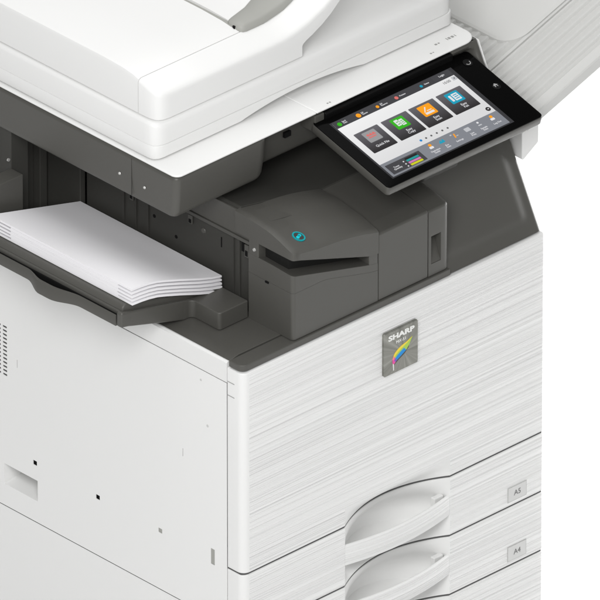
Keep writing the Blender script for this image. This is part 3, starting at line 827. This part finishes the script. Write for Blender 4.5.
def tile(name, s0, s1, colour, txt, glyph):
    b = MB()
    slab(b, s0, s1, 0.425, 0.716, H + 0.0008, 0, 0.0012)
    sm = (s0 + s1) / 2; w = 0.040
    slab(b, sm - w, sm + w, 0.548, 0.688, H + 0.0012, 1, 0.0015)
    glyph(b, sm)
    ptext(b, txt, sm + 0.006, 0.488, 0.0060, H + 0.0010, 2)
    b.build(name, [G['tile'], colour, G['text'], G['red']], cp)
def g_file(b, sm):
    for k in range(3): pdisc(b, sm - 0.018 + 0.018 * k, 0.640, 0.0022, H + 0.0015, 3)
    slab(b, sm - 0.026, sm + 0.020, 0.600, 0.612, H + 0.0016, 3)
    slab(b, sm - 0.014, sm + 0.028, 0.625, 0.633, H + 0.0016, 3)
def g_copy(b, sm):
    for o_ in (-0.024, 0.002):
        slab(b, sm + o_, sm + o_ + 0.022, 0.575 + (0.01 if o_ < 0 else 0), 0.655 + (0.01 if o_ < 0 else 0), H + 0.0016, 2, 0.0006)
    for k in range(3): slab(b, sm + 0.006, sm + 0.02, 0.588 + 0.02 * k, 0.594 + 0.02 * k, H + 0.0019, 1)
    slab(b, sm - 0.019, sm - 0.006, 0.60, 0.608, H + 0.0019, 1); slab(b, sm - 0.019, sm - 0.006, 0.63, 0.638, H + 0.0019, 1)
def g_scan(b, sm):
    slab(b, sm - 0.026, sm + 0.026, 0.568, 0.592, H + 0.0016, 2)
    lo, hi = ppoly([(sm - 0.026, 0.60), (sm - 0.02, 0.60), (sm + 0.004, 0.655), (sm - 0.002, 0.66)], H + 0.0012, H + 0.0016); b.loft([lo, hi], 2)
    slab(b, sm - 0.006, sm + 0.022, 0.606, 0.613, H + 0.0016, 2)
def g_fax(b, sm):
    slab(b, sm - 0.028, sm - 0.016, 0.575, 0.655, H + 0.0016, 2, 0.0008)
    slab(b, sm - 0.008, sm + 0.028, 0.572, 0.662, H + 0.0016, 2, 0.0006)
    for k in range(3): slab(b, sm - 0.002, sm + 0.022, 0.588 + 0.024 * k, 0.597 + 0.024 * k, H + 0.0019, 1)
tile('app_tile', 0.111, 0.264, G['grey'], 'Quick File', g_file)
tile('app_tile', 0.288, 0.452, G['green'], 'Easy\nCopy', g_copy)
tile('app_tile', 0.468, 0.628, G['orange'], 'Easy\nScan', g_scan)
tile('app_tile', 0.648, 0.807, G['teal'], 'Easy\nFax', g_fax)
for k, s in enumerate((0.371, 0.405, 0.439, 0.475, 0.511, 0.546)):
    b = MB(); pdisc(b, s, 0.336, 0.0021 if k == 0 else 0.0016, H + 0.0008, 0 if k == 0 else 1); b.build('page_dot', [G['blue'], G['dot']], cp)
b = MB(); pdisc(b, 0.812, 0.336, 0.0040, H + 0.0008, 0); slab(b, 0.808, 0.816, 0.331, 0.341, H + 0.0012, 1); b.build('more_button', [G['tile'], G['white']], cp)
# function icons along the lower strip
fm = [G['orange'], G['text'], G['teal'], G['pale'], G['yellow']]
def ficon(s, kind, txt):
    b = MB(); h = H + 0.0012
    if kind == 0: slab(b, s - 0.012, s + 0.012, 0.196, 0.222, h, 1, 0.001); pdisc(b, s + 0.002, 0.240, 0.0026, h + 0.0003, 0)
    if kind == 1: slab(b, s - 0.020, s + 0.014, 0.205, 0.225, h, 2, 0.001); slab(b, s + 0.002, s + 0.012, 0.225, 0.243, h, 2); slab(b, s - 0.012, s - 0.004, 0.228, 0.24, h, 2)
    if kind == 2:
        lo, hi = ppoly([(s - 0.004, 0.195), (s + 0.003, 0.195), (s + 0.010, 0.245), (s + 0.003, 0.245)], h - 0.0004, h); b.loft([lo, hi], 0)
        slab(b, s + 0.010, s + 0.022, 0.207, 0.214, h, 3); slab(b, s - 0.018, s - 0.008, 0.238, 0.250, h, 3)
    if kind == 3: slab(b, s - 0.016, s + 0.016, 0.200, 0.246, h, 3, 0.001)
    if kind == 4: pdisc(b, s, 0.244, 0.0017, h, 1); slab(b, s - 0.010, s + 0.010, 0.202, 0.214, h, 3)
    ptext(b, txt, s + 0.004, 0.150, 0.0042, H + 0.0009, 1)
    b.build('function_icon', fm, cp)
ficon(0.380, 0, 'Operation\nGuide'); ficon(0.455, 1, 'Eco\nScan'); ficon(0.533, 2, 'Settings'); ficon(0.620, 3, 'Line\nPrint'); ficon(0.697, 4, 'Sample\nData'); ficon(0.780, 0, 'Log Out')
# status icons along the top bar
h = H + 0.0012
for s, c_, r, txt in ((0.106, 2, 0.0036, 'Send\nData'), (0.229, 1, 0.0040, 'Job\nQueue'), (0.353, 1, 0.0026, 'Job\nReserve'), (0.477, 5, 0.0030, 'Preview'), (0.640, 4, 0.0024, 'Status')):
    b = MB(); pdisc(b, s, 0.892, r, h, c_)
    ptext(b, txt, s + 0.022, 0.896, 0.0036, H + 0.0009, 3, align='LEFT')
    b.build('status_icon', [G['toner'], G['orange'], G['green'], G['text'], G['teal'], G['red']], cp)
b = MB(); slab(b, 0.720, 0.834, 0.868, 0.938, h, 0, 0.0006)
ptext(b, 'Login', 0.777, 0.903, 0.0048, h + 0.0001, 1); b.build('login_tab', [G['toner'], G['text']], cp)
b = MB(); ptext(b, '10:00', 0.770, 0.812, 0.0066, H + 0.0005, 0); b.build('clock_digits', [G['dot']], cp)
b = MB(); slab(b, 0.808, 0.834, 0.795, 0.842, h - 0.0004, 0); pdisc(b, 0.821, 0.818, 0.0011, h, 1); b.build('menu_tab', [G['pale'], G['dot']], cp)
# touch keys on the bezel
b = MB()
key = plastic('key_silver', (0.34, 0.34, 0.34), 0.3, 0.5)
b.disc(PT(0.957, 0.915, 0.0008), NN, 0.0072, 0.0010, 1, 24)
c0 = PT(0.957, 0.915, 0.0016)
for k in range(14):
    a_ = math.radians(200 + k * 13); a2 = a_ + math.radians(13)
    e1, e2 = S_.normalized(), T_.normalized()
    q = [c0 + e1 * math.cos(a) * r + e2 * math.sin(a) * r for a, r in ((a_, 0.0034), (a2, 0.0034), (a2, 0.0046), (a_, 0.0046))]
    b.loft([q, [p + NN * 0.0004 for p in q]], 0)
b.build('power_key', [key, GLOSSB], cp, angle=40)
b = MB()
b.disc(PT(0.962, 0.532, 0.0008), NN, 0.0064, 0.0010, 1, 24)
lo, hi = ppoly([(0.953, 0.524), (0.971, 0.524), (0.971, 0.545), (0.976, 0.545), (0.962, 0.572), (0.948, 0.545), (0.953, 0.545)], 0.0016, 0.0021); b.loft([lo, hi], 0)
lo, hi = ppoly([(0.958, 0.520), (0.966, 0.520), (0.966, 0.540), (0.958, 0.540)], 0.0019, 0.0024); b.loft([lo, hi], 1)
b.build('home_key', [key, GLOSSB], cp, angle=40)

# ------------------------------------------------------------------ ribbed side tray
KS = 0.342
def sh(p): return (p[0], p[1], p[2] + KS * (p[0] - 0.623))
prof = [(0.050, 0.873), (0.050, 0.888), (0.0515, 0.890), (0.066, 0.890)]
y = 0.066
while y < 0.43:
    prof += [(y + 0.0015, 0.8905), (y + 0.0060, 0.8885), (y + 0.0124, 0.8868), (y + 0.0134, 0.8892), (y + 0.0150, 0.8908), (y + 0.0160, 0.8908)]
    y += 0.0168
    if abs(y - 0.1668) < 0.001:
        prof += [(y + 0.001, 0.8905), (y + 0.0018, 0.8840), (y + 0.0052, 0.8840), (y + 0.006, 0.8885)]; y += 0.008
prof += [(0.45, 0.890), (0.45, 0.873)]
b = MB(); b.prism(prof, 'x', 0.600, 1.02, shear=sh)
st = b.build('side_tray', LGREY, copier, angle=25)
b = MB()
pad = fillet([(0.690, 0.1755), (1.015, 0.1755), (1.015, 0.42), (0.72, 0.42), (0.690, 0.33)], [0.035, 0.004, 0.004, 0.03, 0.06], 9)
lo = [sh((x, y, 0.885)) for x, y in pad]; md = [sh((x, y, 0.8925)) for x, y in pad]
cx_, cy_ = 0.84, 0.29
hi = [sh((x + (cx_ - x) * 0.02, y + (cy_ - y) * 0.03, 0.8945)) for x, y in pad]
b.loft([lo, md, hi]); b.build('stack_pad', LGREY, st, angle=25)
b = MB(); b.prism(fillet([(0.590, 0.819), (0.6225, 0.839), (0.6225, 0.8775), (0.590, 0.865)], 0.003), 'y', 0.0502, 0.43)
b.build('tray_bracket', WHITE, copier, bevel=0.001)

# ------------------------------------------------------------------ camera
a = math.atan2(0.6884, 0.7254); sin_e = 0.498; e = math.asin(sin_e)
r_ = Vector((math.cos(a), -math.sin(a), 0)); fh = Vector((math.sin(a), math.cos(a), 0))
fw = fh * math.cos(e) + Vector((0, 0, -sin_e))
D = 30.0
tgt = r_ * 0.0797 + fh * 0.25 + Vector((0, 0, 0.7043))
cam = bpy.data.cameras.new('camera'); co = bpy.data.objects.new('camera', cam); COL.objects.link(co)
co.location = tgt - fw * D
co.rotation_euler = fw.to_track_quat('-Z', 'Y').to_euler()
cam.sensor_width = 36; cam.lens = 36 * D / (600 / 710.0); cam.clip_start = 1; cam.clip_end = 200
sc.camera = co

# ------------------------------------------------------------------ light
w = bpy.data.worlds.new('World'); sc.world = w; w.use_nodes = True
bg = w.node_tree.nodes['Background']; bg.inputs['Color'].default_value = (1, 1, 0.995, 1); bg.inputs['Strength'].default_value = 0.32
def area(name, loc, target, size, energy):
    l = bpy.data.lights.new(name, 'AREA'); l.shape = 'SQUARE'; l.size = size; l.energy = energy
    o = bpy.data.objects.new(name, l); COL.objects.link(o); o.location = loc
    o.rotation_euler = (Vector(target) - Vector(loc)).to_track_quat('-Z', 'Y').to_euler()
ctr = Vector((0.2, 0.2, 0.75))
key_dir = Vector((-0.62, -0.54, 0.58)).normalized()
area('key_softbox', ctr + key_dir * 3.6, ctr, 1.4, 84)
area('top_softbox', ctr + Vector((0.2, 0.3, 3.2)), ctr, 2.4, 43)
area('added_rear_light', ctr + fh * 3.6 + Vector((0, 0, 2.2)), ctr, 2.2, 12)  # lamp added for sheen on the charcoal tops
area('added_floor_light', (2.0, 0.1, 0.62), (1.15, 0.6, 0.0), 0.9, 26)  # unseen lamp added to whiten the floor beside the copier

sc.view_settings.view_transform = 'Standard'; sc.view_settings.look = 'None'
sc.view_settings.exposure = 0.0; sc.view_settings.gamma = 1.0
